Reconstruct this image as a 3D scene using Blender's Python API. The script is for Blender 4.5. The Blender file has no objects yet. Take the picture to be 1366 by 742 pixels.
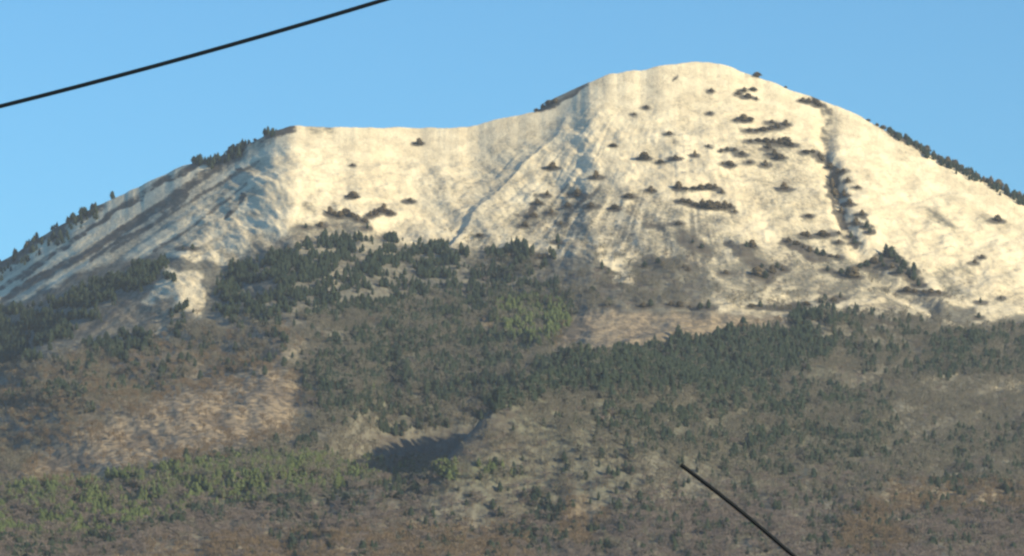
import bpy, math, random
import numpy as np
R = math.radians
rng = np.random.default_rng(11)
random.seed(11)
scene = bpy.context.scene
COL = scene.collection

# ------------------------------------------------------------------ camera
PITCH = R(7.4); FOV = R(14.0); F = 683.0 / math.tan(FOV / 2); CZ = 1.7
cp, sp = math.cos(PITCH), math.sin(PITCH)
cam_d = bpy.data.cameras.new('camera'); cam = bpy.data.objects.new('camera', cam_d); COL.objects.link(cam)
cam.location = (0, 0, CZ); cam.rotation_euler = (R(90) + PITCH, 0, 0)
cam_d.sensor_fit = 'HORIZONTAL'; cam_d.angle = FOV; cam_d.clip_start = 0.1; cam_d.clip_end = 60000
scene.camera = cam

def ray(u, v):
    """photo pixel -> direction (x/y, z/y)"""
    X = (np.asarray(u, float) - 683) / F; Y = (371 - np.asarray(v, float)) / F
    d = cp - Y * sp
    return X / d, (sp + Y * cp) / d
def proj(x, y, z):
    dz = z - CZ
    d = np.maximum(y * cp + dz * sp, 1.0)
    return 683 + F * x / d, 371 - F * (dz * cp - y * sp) / d

# ------------------------------------------------------------------ noise
def vnoise(x, y, seed=0):
    x = np.asarray(x, np.float64); y = np.asarray(y, np.float64)
    xi = np.floor(x); yi = np.floor(y); fx = x - xi; fy = y - yi
    fx = fx * fx * fx * (fx * (fx * 6 - 15) + 10); fy = fy * fy * fy * (fy * (fy * 6 - 15) + 10)
    xi = xi.astype(np.int64); yi = yi.astype(np.int64)
    def h(a, b):
        n = (a * 374761393 + b * 668265263 + seed * 1442695041) & 0xffffffff
        n = ((n ^ (n >> 13)) * 1274126177) & 0xffffffff
        n = ((n ^ (n >> 16)) * 2246822519) & 0xffffffff
        return ((n ^ (n >> 15)) & 0xffffff) / float(0xffffff)
    a = h(xi, yi); b = h(xi + 1, yi); c = h(xi, yi + 1); d = h(xi + 1, yi + 1)
    return (a * (1 - fx) + b * fx) * (1 - fy) + (c * (1 - fx) + d * fx) * fy
def fbm(x, y, o=4, seed=0):
    s = 0; a = 0.5; t = 0
    for i in range(o):
        s = s + a * vnoise(x * 2 ** i, y * 2 ** i, seed + i * 17); t += a; a *= 0.5
    return s / t            # 0..1, mean .5
def sstep(a, b, x):
    t = np.clip((x - a) / (b - a), 0, 1); return t * t * (3 - 2 * t)

# ------------------------------------------------------------------ maps of what covers the mountain (2 photo px per cell)
MU, MV = np.meshgrid(np.arange(-100, 1470, 2.0), np.arange(40, 842, 2.0))
wu = MU + 16 * (fbm(MU / 26, MV / 18, 3, 5) - .5) * 2; wv = MV + 9 * (fbm(MU / 26, MV / 18, 3, 9) - .5) * 2
def poly(pts, soft=8, warp=1.0):
    U = MU + (wu - MU) * warp; V = MV + (wv - MV) * warp
    inside = np.zeros(U.shape, bool); dmin = np.full(U.shape, 1e9)
    n = len(pts)
    for i in range(n):
        x0, y0 = pts[i]; x1, y1 = pts[(i + 1) % n]
        ex, ey = x1 - x0, y1 - y0
        t = np.clip(((U - x0) * ex + (V - y0) * ey) / (ex * ex + ey * ey + 1e-9), 0, 1)
        dmin = np.minimum(dmin, np.hypot(U - x0 - t * ex, V - y0 - t * ey))
        if y0 != y1:
            c = ((y0 > V) != (y1 > V)) & (U < ex * (V - y0) / ey + x0)
            inside ^= c
    return sstep(-soft, soft, np.where(inside, dmin, -dmin))
LW = fbm(MU / 13, MV / 9, 3, 97)
def line(pts, w0, w1=None, warp=0.4):
    """1 on the polyline, falling to 0 at the width, which runs from w0 to w1"""
    w1 = w0 if w1 is None else w1
    U = MU + (wu - MU) * warp; V = MV + (wv - MV) * warp
    out = np.zeros(U.shape); n = len(pts) - 1
    for i in range(n):
        x0, y0 = pts[i]; x1, y1 = pts[i + 1]
        ex, ey = x1 - x0, y1 - y0
        t = np.clip(((U - x0) * ex + (V - y0) * ey) / (ex * ex + ey * ey), 0, 1)
        w = (w0 + (w1 - w0) * (i + t) / n) * (.45 + 1.1 * LW)
        out = np.maximum(out, 1 - sstep(.45, 1.15, np.hypot(U - x0 - t * ex, V - y0 - t * ey) / w))
    return out
def fall(U, V):
    """coordinates across and along the fall line, gently wandering"""
    ay = -90 + 105 * sstep(330, 620, U); ax = 860 + 45 * sstep(330, 620, U)
    th = np.arctan2(U - ax, V - ay) + .07 * (fbm(U / 85, V / 60, 2, 61) - .5)
    return th, np.hypot(U - ax, V - ay)
TH, RHO = fall(MU, MV)
streak = fbm(TH * 42, RHO / 130, 3, 31); streak2 = fbm(TH * 95, RHO / 70, 3, 37)
mix = lambda a, b, m: a * (1 - m) + b * m

# snow cover, 0 bare .. 1 unbroken
top = poly([(-120, 430), (40, 395), (130, 352), (230, 340), (300, 352), (350, 338), (420, 312), (460, 303), (520, 318), (640, 330),
            (740, 342), (800, 345), (850, 345), (930, 345), (960, 400), (1060, 418), (1120, 395), (1170, 388), (1240, 400), (1310, 420), (1470, 420), (1470, 0), (-120, 0)], 9)
ybase = np.interp(MU, [0, 400, 600, 800, 950, 1366], [400, 335, 335, 365, 405, 425]); yspan = np.interp(MU, [0, 380, 600, 760, 1100, 1200], [170, 70, 110, 190, 190, 110])
wst = .25 + .45 * sstep(600, 680, MU) * sstep(820, 740, MU)
diag = fbm((MU * .8 + MV * .6) / 26, (MV * .8 - MU * .6) / 13, 4, 45)
snow = mix(0.0, .55 + .41 * sstep(ybase, ybase - yspan, MV) + wst * (.5 * (streak - .5) + .4 * (streak2 - .5)) + .85 * (diag - .5) + .5 * (fbm(MU / 60, MV / 34, 3, 44) - .5), top)
flank = lambda U, V: ((U * .54 + V * .84), (U * .84 - V * .54))
_fs, _fa = flank(MU, MV + 7 * (fbm(MU / 120, MV / 120, 2, 46) - .5)); fst = fbm(_fs / 9.5, _fa / 260, 3, 47)
snow = mix(snow, 0.60 + .40 * sstep(.36, .60, fst), poly([(-120, 500), (-120, 350), (390, 150), (350, 250), (275, 345), (200, 350), (60, 400)], 14) * top)
snow = mix(snow, 0.55 + .5 * (streak2 - .5), poly([(620, 338), (660, 290), (730, 262), (800, 238), (880, 262), (960, 290), (990, 330), (950, 360), (830, 350)], 22))
snow = mix(snow, 0.70, poly([(640, 175), (720, 150), (780, 150), (720, 230), (650, 300), (560, 330), (560, 290)], 20))  # soft shade band below the shoulder, painted as thinner snow
snow = mix(snow, 0.42, poly([(360, 330), (400, 298), (450, 284), (500, 300), (520, 325), (640, 335), (640, 350), (400, 345)], 9))
snow = mix(snow, 0.78, poly([(520, 318), (520, 275), (620, 285), (740, 320), (740, 340)], 14))
snow = mix(snow, 0.50, poly([(1060, 330), (1170, 350), (1250, 400), (1240, 430), (1040, 425), (940, 400), (960, 360)], 14))
snow = mix(snow, 0.62, poly([(960, 170), (1050, 170), (1100, 240), (1130, 330), (1050, 330), (1000, 260)], 22))
snow = mix(snow, 0.66, poly([(1250, 395), (1470, 370), (1470, 425), (1300, 420)], 12))
for pl, lv in (([(180, 442), (215, 428), (262, 432), (262, 448), (215, 460)], .5), ([(185, 405), (215, 385), (232, 352), (262, 358), (282, 395), (262, 425), (240, 415), (225, 398), (200, 412)], .68),
               ([(795, 345), (800, 320), (828, 335), (845, 362), (838, 385), (810, 380)], .72), ([(440, 365), (500, 350), (505, 375), (440, 390)], .40),
               ([(940, 395), (965, 380), (1060, 395), (1130, 400), (1100, 420), (960, 420)], .62), ([(1290, 400), (1320, 395), (1345, 425), (1300, 432)], .66),
               ([(1180, 345), (1205, 350), (1225, 385), (1195, 385)], .6), ([(1310, 508), (1366, 500), (1400, 540), (1330, 526)], .42),
               ([(690, 445), (720, 440), (724, 460), (700, 462)], .36)):
    snow = mix(snow, lv, poly(pl, 6))
for a, b, lv in (((1180, 392), (1300, 446), .8), ((1120, 405), (1175, 400), .7), ((1060, 520), (1290, 530), .33), ((1130, 505), (1366, 515), .33), ((440, 605), (560, 590), .35), ((480, 625), (520, 622), .3)):
    snow = mix(snow, lv, line([a, b], 4) * .9)
low = (1 - top) * poly([(-120, 500), (-120, 430), (200, 400), (640, 345), (1470, 400), (1470, 560), (700, 560), (300, 480)], 40)
snow = np.maximum(snow, .26 * low)

# dark, snow-free ribs and rock, plus shade painted on the left flank and ravine
rock = np.zeros_like(MU)
for pts, a, b in (([(345, 182), (310, 200), (255, 248), (205, 283), (130, 330), (70, 360), (0, 398)], 6, 3),
                  ([(275, 215), (215, 245), (160, 280), (100, 322), (30, 372)], 4, 3), ([(395, 168), (350, 182), (320, 200)], 7, 6),
                  ([(318, 225), (292, 245)], 3, 3), ([(250, 258), (215, 285)], 3, 3), ([(200, 300), (120, 345)], 3, 3), ([(325, 260), (300, 290)], 4, 3),
                  ([(1090, 133), (1102, 150), (1100, 205), (1112, 240), (1122, 285), (1140, 330)], 10, 5), ([(1150, 285), (1166, 312)], 5, 4),
                  ([(1107, 235), (1118, 280), (1132, 305)], 7, 4), ([(915, 318), (935, 330), (945, 340)], 15, 8), ([(975, 325), (1000, 345), (1022, 368)], 7, 12),
                  ([(1050, 322), (1085, 345), (1110, 345)], 5, 4), ([(715, 144), (745, 138), (785, 116)], 7, 2),
                  ([(800, 252), (770, 270), (755, 300)], 3, 3), ([(720, 262), (705, 300)], 4, 3), ([(903, 106), (908, 101)], 2, 2),
                  ([(860, 300), (890, 303)], 5, 5), ([(862, 345), (905, 352)], 9, 6)):
    rock = np.maximum(rock, line(pts, a, b, .5))
flk_shade = np.maximum(line([(350, 180), (310, 200), (255, 246), (205, 281), (130, 330), (60, 368), (0, 402)], 10, 4, .2), line([(300, 203), (215, 243), (160, 278), (100, 320), (0, 385)], 5, 4, .2))  # shadow streaks of the left flank, put into the ground colour
flk_shade = np.maximum(flk_shade, .8 * line([(345, 215), (240, 275), (150, 335)], 2.5, 3, .2)); flk_shade = np.maximum(flk_shade, .8 * line([(330, 245), (260, 300), (205, 335)], 2.5, 3, .2))
lft = poly([(-120, 390), (-120, 340), (0, 338), (100, 275), (150, 258), (155, 266), (105, 296), (40, 336), (0, 362)], 5)
rock = np.maximum(rock, lft)
rock = np.maximum(rock, .9 * poly([(245, 225), (250, 205), (320, 190), (345, 180), (325, 205), (290, 225)], 5))

tan = poly([(20, 645), (70, 600), (190, 545), (300, 498), (372, 482), (398, 520), (392, 575), (330, 602), (200, 625), (60, 655)], 24)
tan = np.maximum(tan, .9 * poly([(742, 425), (800, 412), (950, 418), (1090, 425), (1000, 442), (850, 466), (742, 472)], 8))
tan = np.maximum(tan, .7 * poly([(630, 430), (660, 430), (655, 460), (630, 465)], 8))
tan = np.maximum(tan, .8 * poly([(748, 720), (745, 672), (790, 664), (808, 690), (790, 742)], 12))
tan = np.maximum(tan, .7 * poly([(1100, 742), (1130, 690), (1170, 665), (1230, 742)], 16))
tan = np.maximum(tan, .55 * poly([(1180, 690), (1180, 650), (1300, 640), (1420, 665), (1420, 690)], 16))
tan = np.maximum(tan, .45 * poly([(150, 742), (300, 715), (700, 700), (700, 780), (150, 780)], 18))
tan = np.maximum(tan, .6 * poly([(95, 440), (180, 400), (235, 402), (262, 428), (170, 440)], 12))
tan = np.maximum(tan, .35 * poly([(-120, 600), (-20, 500), (380, 420), (420, 470), (250, 540), (60, 620)], 30))
grass = poly([(-120, 655), (150, 632), (260, 618), (300, 650), (250, 690), (130, 720), (-120, 720)], 16)
grass = np.maximum(grass, .6 * poly([(260, 618), (420, 606), (500, 620), (660, 615), (700, 640), (480, 655), (280, 690)], 16))
grass = np.maximum(grass, .8 * poly([(655, 410), (740, 398), (765, 420), (735, 465), (690, 465)], 10))
grass = np.maximum(grass, .26 * poly([(840, 470), (1100, 450), (1190, 560), (1200, 640), (1000, 640), (820, 600), (640, 600), (690, 510)], 25))
grass = np.maximum(grass, .3 * poly([(400, 480), (650, 440), (700, 500), (640, 560), (500, 560), (400, 560)], 25))

# tree densities
con = np.zeros_like(MU)
def dn(pts, v, soft=8):
    global con; con = np.maximum(con, v * poly(pts, soft))
dn([(292, 395), (312, 350), (400, 336), (440, 322), (520, 322), (560, 325), (655, 333), (740, 338), (735, 350), (650, 352), (600, 372), (520, 372), (440, 378), (400, 392), (340, 405), (325, 425), (298, 420)], .68, 9)
dn([(300, 430), (400, 385), (560, 370), (700, 360), (760, 400), (600, 440), (420, 430), (330, 440)], .32, 14)
dn([(400, 470), (480, 440), (560, 440), (680, 450), (690, 500), (560, 555), (480, 560), (410, 540)], .45, 14)
dn([(470, 465), (520, 445), (545, 470), (555, 500), (535, 555), (515, 560), (505, 510), (478, 500)], .8, 8)
dn([(620, 545), (690, 500), (745, 482), (850, 468), (900, 464), (950, 450), (1060, 444), (1105, 452), (1110, 478), (1040, 515), (950, 530), (850, 528), (760, 528), (705, 545), (640, 552)], 1.0, 6)
dn([(655, 430), (700, 400), (752, 396), (768, 415), (735, 455), (690, 470), (655, 460)], .8, 7)
dn([(850, 525), (1040, 515), (1180, 530), (1190, 600), (1160, 640), (1000, 640), (860, 600), (760, 560)], .33, 18)
dn([(1235, 458), (1300, 445), (1400, 442), (1400, 500), (1240, 500)], .5, 10)
dn([(1090, 410), (1250, 440), (1235, 520), (1110, 480)], .15, 10)
dn([(1060, 440), (1060, 425), (1120, 412), (1125, 445)], .5, 8)
dn([(-120, 440), (0, 418), (60, 410), (120, 386), (170, 364), (230, 354), (228, 372), (190, 388), (130, 415), (95, 440), (55, 468), (20, 490), (-120, 495)], .72, 9)
dn([(110, 462), (160, 448), (205, 445), (205, 465), (165, 482), (130, 482)], .8, 6)
dn([(20, 520), (100, 515), (110, 535), (20, 540)], .6, 6)
dn([(225, 430), (245, 405), (262, 408), (240, 452)], .5, 5)
dn([(-120, 657), (0, 654), (150, 634), (300, 615), (420, 607), (480, 620), (650, 612), (690, 636), (480, 660), (300, 690), (190, 712), (100, 750), (-120, 750)], .62, 8)
dn([(640, 585), (700, 560), (830, 560), (900, 610), (700, 640), (620, 622)], .14, 12)
dn([(490, 560), (520, 535), (700, 515), (690, 552), (600, 566), (560, 582), (505, 586)], .65, 6)
dn([(420, 545), (500, 535), (500, 560), (440, 570)], .4, 8)
dn([(360, 596), (420, 588), (430, 600), (360, 604)], .7, 4)
dn([(-120, 410), (-120, 345), (0, 335), (100, 272), (150, 256), (160, 266), (110, 300), (40, 350), (0, 375)], .12, 5)
dn([(250, 222), (255, 206), (325, 186), (370, 170), (392, 166), (350, 186), (290, 222)], .4, 4)
dn([(420, 640), (900, 600), (1400, 560), (1400, 742), (300, 742)], .12, 14)
dn([(660, 690), (720, 645), (745, 690), (720, 742), (670, 742)], .35, 8)
dn([(60, 470), (400, 440), (420, 500), (300, 500), (60, 560)], .08, 8)
band = poly([(640, 548), (690, 500), (745, 480), (850, 466), (950, 448), (1060, 442), (1110, 455), (1110, 480), (1000, 515), (850, 530), (705, 548)], 6)
con *= np.maximum(.07 + 2.1 * sstep(.42, .60, fbm(MU / 20, MV / 8, 3, 71)), .8 * band)
con = np.maximum(con, .6 * line([(1180, 173), (1200, 185), (1250, 213), (1300, 237), (1366, 269), (1420, 297)], 3, 8, .3))
con = np.clip(con, 0, 1)
bare = poly([(-120, 505), (0, 490), (110, 480), (190, 465), (260, 430), (330, 440), (600, 400), (740, 430), (750, 478), (860, 472), (1000, 445), (1120, 420), (1300, 438), (1470, 440), (1470, 860), (-120, 860)], 14)
bare = np.maximum(bare, .5 * poly([(640, 350), (800, 370), (920, 345), (960, 400), (800, 412), (742, 425), (640, 400)], 12))
scr = sstep(ybase - yspan * .62, ybase + 6, MV) * sstep(560, 700, MU) * sstep(1330, 1230, MU) * top
bare = np.maximum(bare, (.22 + .6 * sstep(ybase - 80, ybase, MV)) * scr * sstep(.36, .6, fbm(MU / 26, MV / 12, 3, 79)))
bare = np.maximum(bare, poly([(400, 550), (690, 520), (690, 560), (500, 600), (400, 600)], 10) * .9)
bare = bare * (1 - .9 * np.clip(tan, 0, 1) * (MV < 655)) * (1 - .5 * grass * (MV > 600)) * (.30 + 1.1 * sstep(.40, .60, fbm(MU / 30, MV / 10, 3, 77)))
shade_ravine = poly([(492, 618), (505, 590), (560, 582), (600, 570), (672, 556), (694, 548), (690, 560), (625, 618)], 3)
rock = np.maximum(rock, .8 * shade_ravine)  # the spur's shadow in the ravine, painted dark through the rock mask
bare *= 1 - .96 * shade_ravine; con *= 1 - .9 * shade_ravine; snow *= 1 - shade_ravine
ribs = poly([(612, 616), (692, 552), (790, 548), (760, 620)], 8); grass = np.maximum(grass, .15 * poly([(600, 640), (690, 555), (860, 560), (840, 690), (640, 690)], 20))
con *= 1 - .7 * ribs; bare = np.maximum(bare, .6 * ribs)
bare = np.clip(bare, 0, 1)
ORD = ['first', 'second', 'third', 'fourth', 'fifth', 'sixth', 'seventh', 'eighth', 'ninth', 'tenth', 'eleventh', 'twelfth', 'thirteenth', 'fourteenth', 'fifteenth', 'sixteenth', 'seventeenth', 'eighteenth', 'nineteenth', 'twentieth']
singles = [
 (471, 264, 9, 1.3, 'small brown pine alone on bright snow below the flat crest'), (547, 270, 8, 1.5, 'low brown pine on snow right of the crowned brown knoll'),
 (559, 193, 9, 1.1, 'lone brown pine high on the snow just under the flat saddle crest'), (470, 222, 5, 1.6, 'tiny brown pine on open snow midway below the saddle'),
 (795, 238, 15, .9, 'pointed dark pine with a long low branch beside it in mid slope snow'), (770, 262, 13, 1.4, 'round dark pine on snow just below the pointed one'),
 (737, 226, 10, 1.3, 'faint brown pine on snow west of the pointed pine'), (788, 277, 9, 1.6, 'squat grey brown pine below the round dark pine'),
 (839, 264, 9, 1.4, 'dark pine on snow with a streak of scrub at its left'), (820, 280, 8, 1.2, 'small round pine in the grey snow below mid slope'),
 (859, 213, 12, 1.0, 'sharp pointed pine right of centre on the high snow'), (881, 218, 7, 1.9, 'flat brown pine just right of the sharp pointed one'),
 (901, 213, 8, 1.5, 'pale brown pine between the flat pine and the slim one'), (927, 209, 13, .6, 'very slim tall pine on the summit snow'),
 (945, 197, 7, 1.2, 'small round pine right of the slim one on the summit snow'), (868, 256, 8, 1.1, 'small orange brown pine in the middle of the snow face'),
 (818, 196, 6, 1.6, 'lone dot of pine high on the west side of the summit cone'), (893, 180, 6, 1.2, 'tiny pine dot left of the summit thickets'),
 (947, 153, 6, 1.3, 'tiny pine dot high below the summit, upper of two'), (949, 123, 6, 1.4, 'highest lone pine dot on the right of the summit face'),
 (862, 145, 5, 1.3, 'faint brown dot of pine right of the west shoulder'), (846, 154, 5, 1.3, 'faint brown dot of pine nearest the west shoulder'),
 (1331, 296, 9, 1.5, 'lone round pine on the smooth snow spur at far right'), (1010, 102, 7, 1.3, 'lone pine on the skyline just right of the summit'),
 (1025, 200, 10, 1.1, 'pine below the striped thickets right of the summit'), (1021, 222, 11, .9, 'dark round pine under the striped thickets'),
 (1046, 254, 12, 1.1, 'dark pine standing alone halfway down left of the gully'), (1079, 290, 6, 2.2, 'wide low pine left of the gully foot'),
 (1308, 405, 12, .8, 'upright pine at the snow edge, far right'), (1306, 425, 9, .9, 'small pine under the upright one at the far right snow edge'),
 (257, 333, 9, 1.0, 'right one of a pair of pines on the grey snow flank'), (244, 333, 9, 1.0, 'left one of a pair of pines on the grey snow flank'),
 (408, 305, 11, 1.0, 'starlike brown pine at the left foot of the brown knoll'), (428, 303, 9, .9, 'small pine on the left edge of the brown knoll'),
 (384, 334, 8, 1.0, 'small olive pine above the left end of the dark belt'), (744, 325, 16, .8, 'tall dark pine in grey snow above the right end of the belt'),
 (735, 286, 10, .9, 'small orange pine in the snow gully below mid slope'), (945, 412, 14, 1.0, 'dark pointed pine at the right end of the row over the tan hollow'),
 (878, 352, 9, 1.3, 'dark round pine among rocks below the snow face'), (640, 316, 6, 2.0, 'low reddish pine at the snow edge above the belt'),
 (1335, 400, 7, 1.0, 'small brown pine on the far right snow edge'), (1310, 345, 7, 1.3, 'small brown pine over a snow bank, far right'), (1300, 352, 6, 1.6, 'faint brown scrub pine left of the snow bank at far right'),
 (1048, 110, 5, 1.8, 'low skyline pine between the summit and the gully head')]
clusters = [
 ('pine in the row along the top of the brown knoll', 'pines on top of the brown knoll', [(440, 287, 12, .9), (447, 289, 8, 1.3), (454, 290, 9, 1.2), (461, 287, 11, 1.2), (469, 290, 8, 1.3), (477, 294, 10, .9), (487, 297, 9, .8), (490, 306, 12, .7)]),
 ('pine in the clump on snow right of the brown knoll', 'pines right of the knoll', [(494, 290, 10, .9), (500, 288, 9, 1.2), (507, 283, 8, 1.2), (512, 284, 14, .9), (521, 287, 8, 1.0)]),
 ('pine in the ring of scrub just below the summit', 'summit scrub pines', [(985, 127, 6, 1.2), (993, 123, 7, 1.3), (998, 131, 9, 1.2), (1004, 122, 7, 1.5), (1009, 134, 5, 1.1)]),
 ('pine in the small three pine row on the upper snow', 'three pine row', [(982, 162, 6, 1.4), (992, 162, 12, 1.0), (1000, 162, 6, 1.5)]),
 ('pine in the upper striped thicket right of the summit', 'upper striped thicket', [(1000, 176, 6, 1.7), (1009, 176, 6, 1.7), (1018, 175, 6, 1.7), (1028, 174, 7, 1.5), (1036, 172, 8, 1.3), (1048, 168, 11, 1.1), (1030, 165, 7, 1.3)]),
 ('pine in the lower striped thicket right of the summit', 'lower striped thicket', [(1001, 190, 6, 1.5), (1011, 190, 7, 1.3), (1022, 191, 8, 1.3), (1031, 191, 10, 1.2), (1040, 193, 11, 1.1), (1048, 194, 12, 1.1), (1056, 195, 8, 1.4)]),
 ('pine in the thicket between slim pine and striped thickets', 'thicket left of the striped thickets', [(962, 203, 6, 1.3), (970, 201, 7, 1.3), (980, 202, 6, 1.2), (990, 208, 9, 1.0), (964, 220, 6, 1.2), (973, 222, 8, 1.2), (1000, 218, 5, 1.5)]),
 ('pine in the dense round clump under the snow face centre', 'round clump, upper row', [(905, 253, 11, .7), (914, 254, 5, 1.5), (925, 254, 6, 1.4), (935, 253, 9, 1.1), (945, 252, 9, 1.2), (954, 253, 8, 1.1), (963, 258, 6, 1.0)]),
 ('dark pine in the lower row of the round clump', 'round clump, lower row', [(910, 270, 8, 1.5), (919, 272, 9, 1.3), (928, 275, 8, 1.2), (937, 277, 13, 1.1), (947, 279, 14, 1.1), (957, 279, 11, 1.1), (967, 279, 12, 1.1), (974, 278, 9, 1.0), (980, 284, 6, 1.0)]),
 ('dark pine at the head of the gully on the right crest', 'pines at the gully head', [(1071, 136, 9, 1.2), (1079, 138, 11, 1.2), (1087, 139, 9, 1.3), (1092, 142, 8, 1.3)]),
 ('pine beside the upper gully right of the summit', 'pines along the upper gully', [(1033, 208, 13, 1.0), (1040, 212, 8, 1.5), (1075, 205, 6, 1.8), (1084, 205, 6, 1.8), (1093, 210, 11, 1.0), (1097, 216, 10, .9), (1108, 225, 9, 1.2), (1118, 232, 8, 1.4), (1125, 230, 7, 1.6), (1131, 243, 7, 1.2), (1144, 252, 6, 1.6)]),
 ('pine along the lower gully right of the summit', 'pines along the lower gully', [(1110, 250, 13, .8), (1113, 262, 11, .9), (1126, 262, 13, .9), (1133, 274, 10, 1.3), (1122, 285, 10, 1.0), (1142, 300, 14, 1.0), (1150, 288, 9, 1.2), (1156, 305, 10, .9), (1135, 318, 13, .9), (1140, 326, 10, 1.1), (1160, 312, 9, 1.0)]),
 ('pine in the scatter on snow left of the gully foot', 'scatter left of the gully foot', [(1077, 317, 10, 1.2), (1072, 315, 6, 1.4), (1097, 316, 9, 1.4), (1105, 315, 6, 1.8), (1119, 313, 7, 1.3), (1119, 325, 7, 1.3), (1052, 325, 8, 1.5), (1062, 327, 8, 1.5), (1072, 331, 8, 1.4), (1080, 337, 8, 1.3), (1090, 340, 12, 1.2), (1098, 342, 10, 1.2), (1108, 344, 6, 1.6), (1117, 345, 6, 1.6)]),
 ('dark pine in the crescent of forest at the gully foot', 'forest crescent at the gully foot', [(1104, 362, 11, 1.2), (1122, 366, 10, 1.2), (1131, 370, 13, 1.1), (1139, 371, 15, 1.0), (1147, 358, 11, 1.3), (1156, 356, 11, 1.3), (1166, 352, 13, 1.2), (1175, 350, 14, 1.1), (1182, 342, 17, 1.1), (1190, 345, 18, 1.1), (1197, 352, 16, 1.1), (1205, 360, 14, 1.0), (1212, 368, 13, 1.0), (1219, 374, 15, .8), (1225, 382, 14, .9), (1219, 363, 13, .7), (1200, 366, 11, 1.2), (1190, 358, 10, 1.3), (1178, 357, 9, 1.3)]),
 ('dark pine in the low streak below the forest crescent', 'streak below the crescent', [(1210, 390, 8, 1.4), (1220, 391, 8, 1.4), (1232, 391, 8, 1.5), (1242, 392, 8, 1.5), (1252, 393, 8, 1.3)]),
 ('pine in the row along the bottom of the snow face', 'row at the bottom of the snow face', [(1003, 411, 6, 1.6), (1014, 411, 10, 1.1), (1033, 412, 10, 1.0), (1043, 413, 8, 1.5), (1053, 412, 8, 1.5), (1065, 408, 11, 1.1), (1075, 408, 6, 1.7), (1100, 402, 10, 1.0), (1112, 403, 8, 1.1), (1121, 399, 13, .9)]),
 ('dark pine on the lower slope above the tan hollow', 'pines above the tan hollow', [(858, 410, 7, 1.7), (868, 409, 10, 1.0), (895, 408, 9, 1.5), (907, 410, 8, 1.4), (920, 411, 6, 1.7), (934, 412, 9, 1.2), (790, 392, 12, 1.3), (798, 397, 9, 1.3), (812, 408, 12, 1.1), (803, 360, 14, .8), (812, 365, 11, .9), (828, 382, 10, 1.2)]),
 ('pine by the dark rock above the snow face foot', 'pines by the dark rock', [(996, 330, 10, 1.0), (1003, 331, 11, .9), (1020, 372, 13, 1.2), (1030, 366, 14, 1.1), (1037, 358, 12, 1.2), (1010, 368, 13, 1.1), (1044, 362, 8, 1.2), (1016, 358, 9, 1.1)]),
 ('pine in the patch among rocks below the grey snow', 'pines among the rocks', [(860, 357, 9, 1.5), (885, 356, 8, 1.4), (912, 358, 7, 1.5), (918, 362, 7, 1.4), (924, 325, 9, 1.2), (936, 332, 10, 1.2), (968, 366, 7, 1.5), (905, 300, 6, 1.6)]),
 ('pine in the small belt right of the main dark belt', 'small belt beside the main one', [(679, 345, 8, 1.5), (690, 343, 9, 1.4), (700, 342, 9, 1.3), (709, 342, 10, 1.1), (719, 345, 8, 1.3), (728, 345, 7, 1.4)]),
 ('small pine in the snow gully below mid slope', 'pines in the mid slope gully', [(730, 262, 9, .9), (717, 273, 9, .9), (712, 290, 8, 1.1), (700, 303, 8, 1.2), (722, 273, 6, 1.4), (757, 277, 8, .9), (748, 300, 6, 1.2)]),
 ('pine on the skyline of the right hand ridge', 'skyline pines on the right ridge', [(1158, 158, 5, 1.5), (1170, 165, 5, 1.5), (1178, 168, 6, 1.3), (1200, 181, 6, 1.5), (1212, 187, 8, 1.4), (1221, 191, 10, 1.1), (1228, 195, 9, 1.2), (1237, 199, 10, 1.1), (1246, 204, 8, 1.3), (1254, 208, 9, 1.2), (1264, 211, 11, 1.1), (1274, 216, 11, 1.2), (1283, 221, 10, 1.1), (1292, 225, 9, 1.2), (1302, 230, 10, 1.1), (1312, 236, 11, 1.1), (1322, 243, 13, .9), (1332, 246, 15, .8), (1342, 252, 10, 1.1), (1360, 262, 10, 1.1)]),
 ('dark pine on the skyline knob left of the summit', 'pines on the dark knob', [(716, 148, 6, 1.4), (724, 145, 8, 1.3), (733, 141, 8, 1.4), (741, 138, 9, 1.2)]),
 ('dark tree on the skyline of the left flank', 'skyline trees on the left flank', [(75, 302, 6, 1.5), (98, 290, 9, 1.1), (112, 281, 8, 1.2), (126, 275, 7, 1.3), (290, 208, 6, 1.4), (305, 203, 6, 1.4), (318, 197, 9, 1.0), (340, 187, 4, 1.8), (20, 340, 8, 1.2), (36, 328, 8, 1.2)])]
# low scrub and bare earth around the pines
brk = sstep(.30, .52, fbm(MU / 9, MV / 5, 3, 91))
rock = np.maximum(rock * (.45 + .55 * brk), .80 * flk_shade * (.6 + .4 * brk))
rock *= 1 - .5 * poly([(1070, 145), (1125, 145), (1118, 215), (1085, 215)], 8)
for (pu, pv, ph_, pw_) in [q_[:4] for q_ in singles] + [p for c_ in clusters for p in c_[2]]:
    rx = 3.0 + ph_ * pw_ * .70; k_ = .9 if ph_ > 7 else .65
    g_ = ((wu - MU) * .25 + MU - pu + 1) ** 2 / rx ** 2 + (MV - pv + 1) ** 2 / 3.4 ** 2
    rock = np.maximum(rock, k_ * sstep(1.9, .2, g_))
snow = snow * (1 - .28 * scr * sstep(.34, .6, fbm(MU / 24, MV / 10, 3, 83)))
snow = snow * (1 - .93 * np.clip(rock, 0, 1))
rock = np.clip(rock, 0, 1)
def lookup(m, u, v):
    x = np.clip((u + 100) / 2, 0, m.shape[1] - 1.001); y = np.clip((v - 40) / 2, 0, m.shape[0] - 1.001)
    xi = x.astype(int); yi = y.astype(int); fx = x - xi; fy = y - yi
    return (m[yi, xi] * (1 - fx) + m[yi, xi + 1] * fx) * (1 - fy) + (m[yi + 1, xi] * (1 - fx) + m[yi + 1, xi + 1] * fx) * fy

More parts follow.
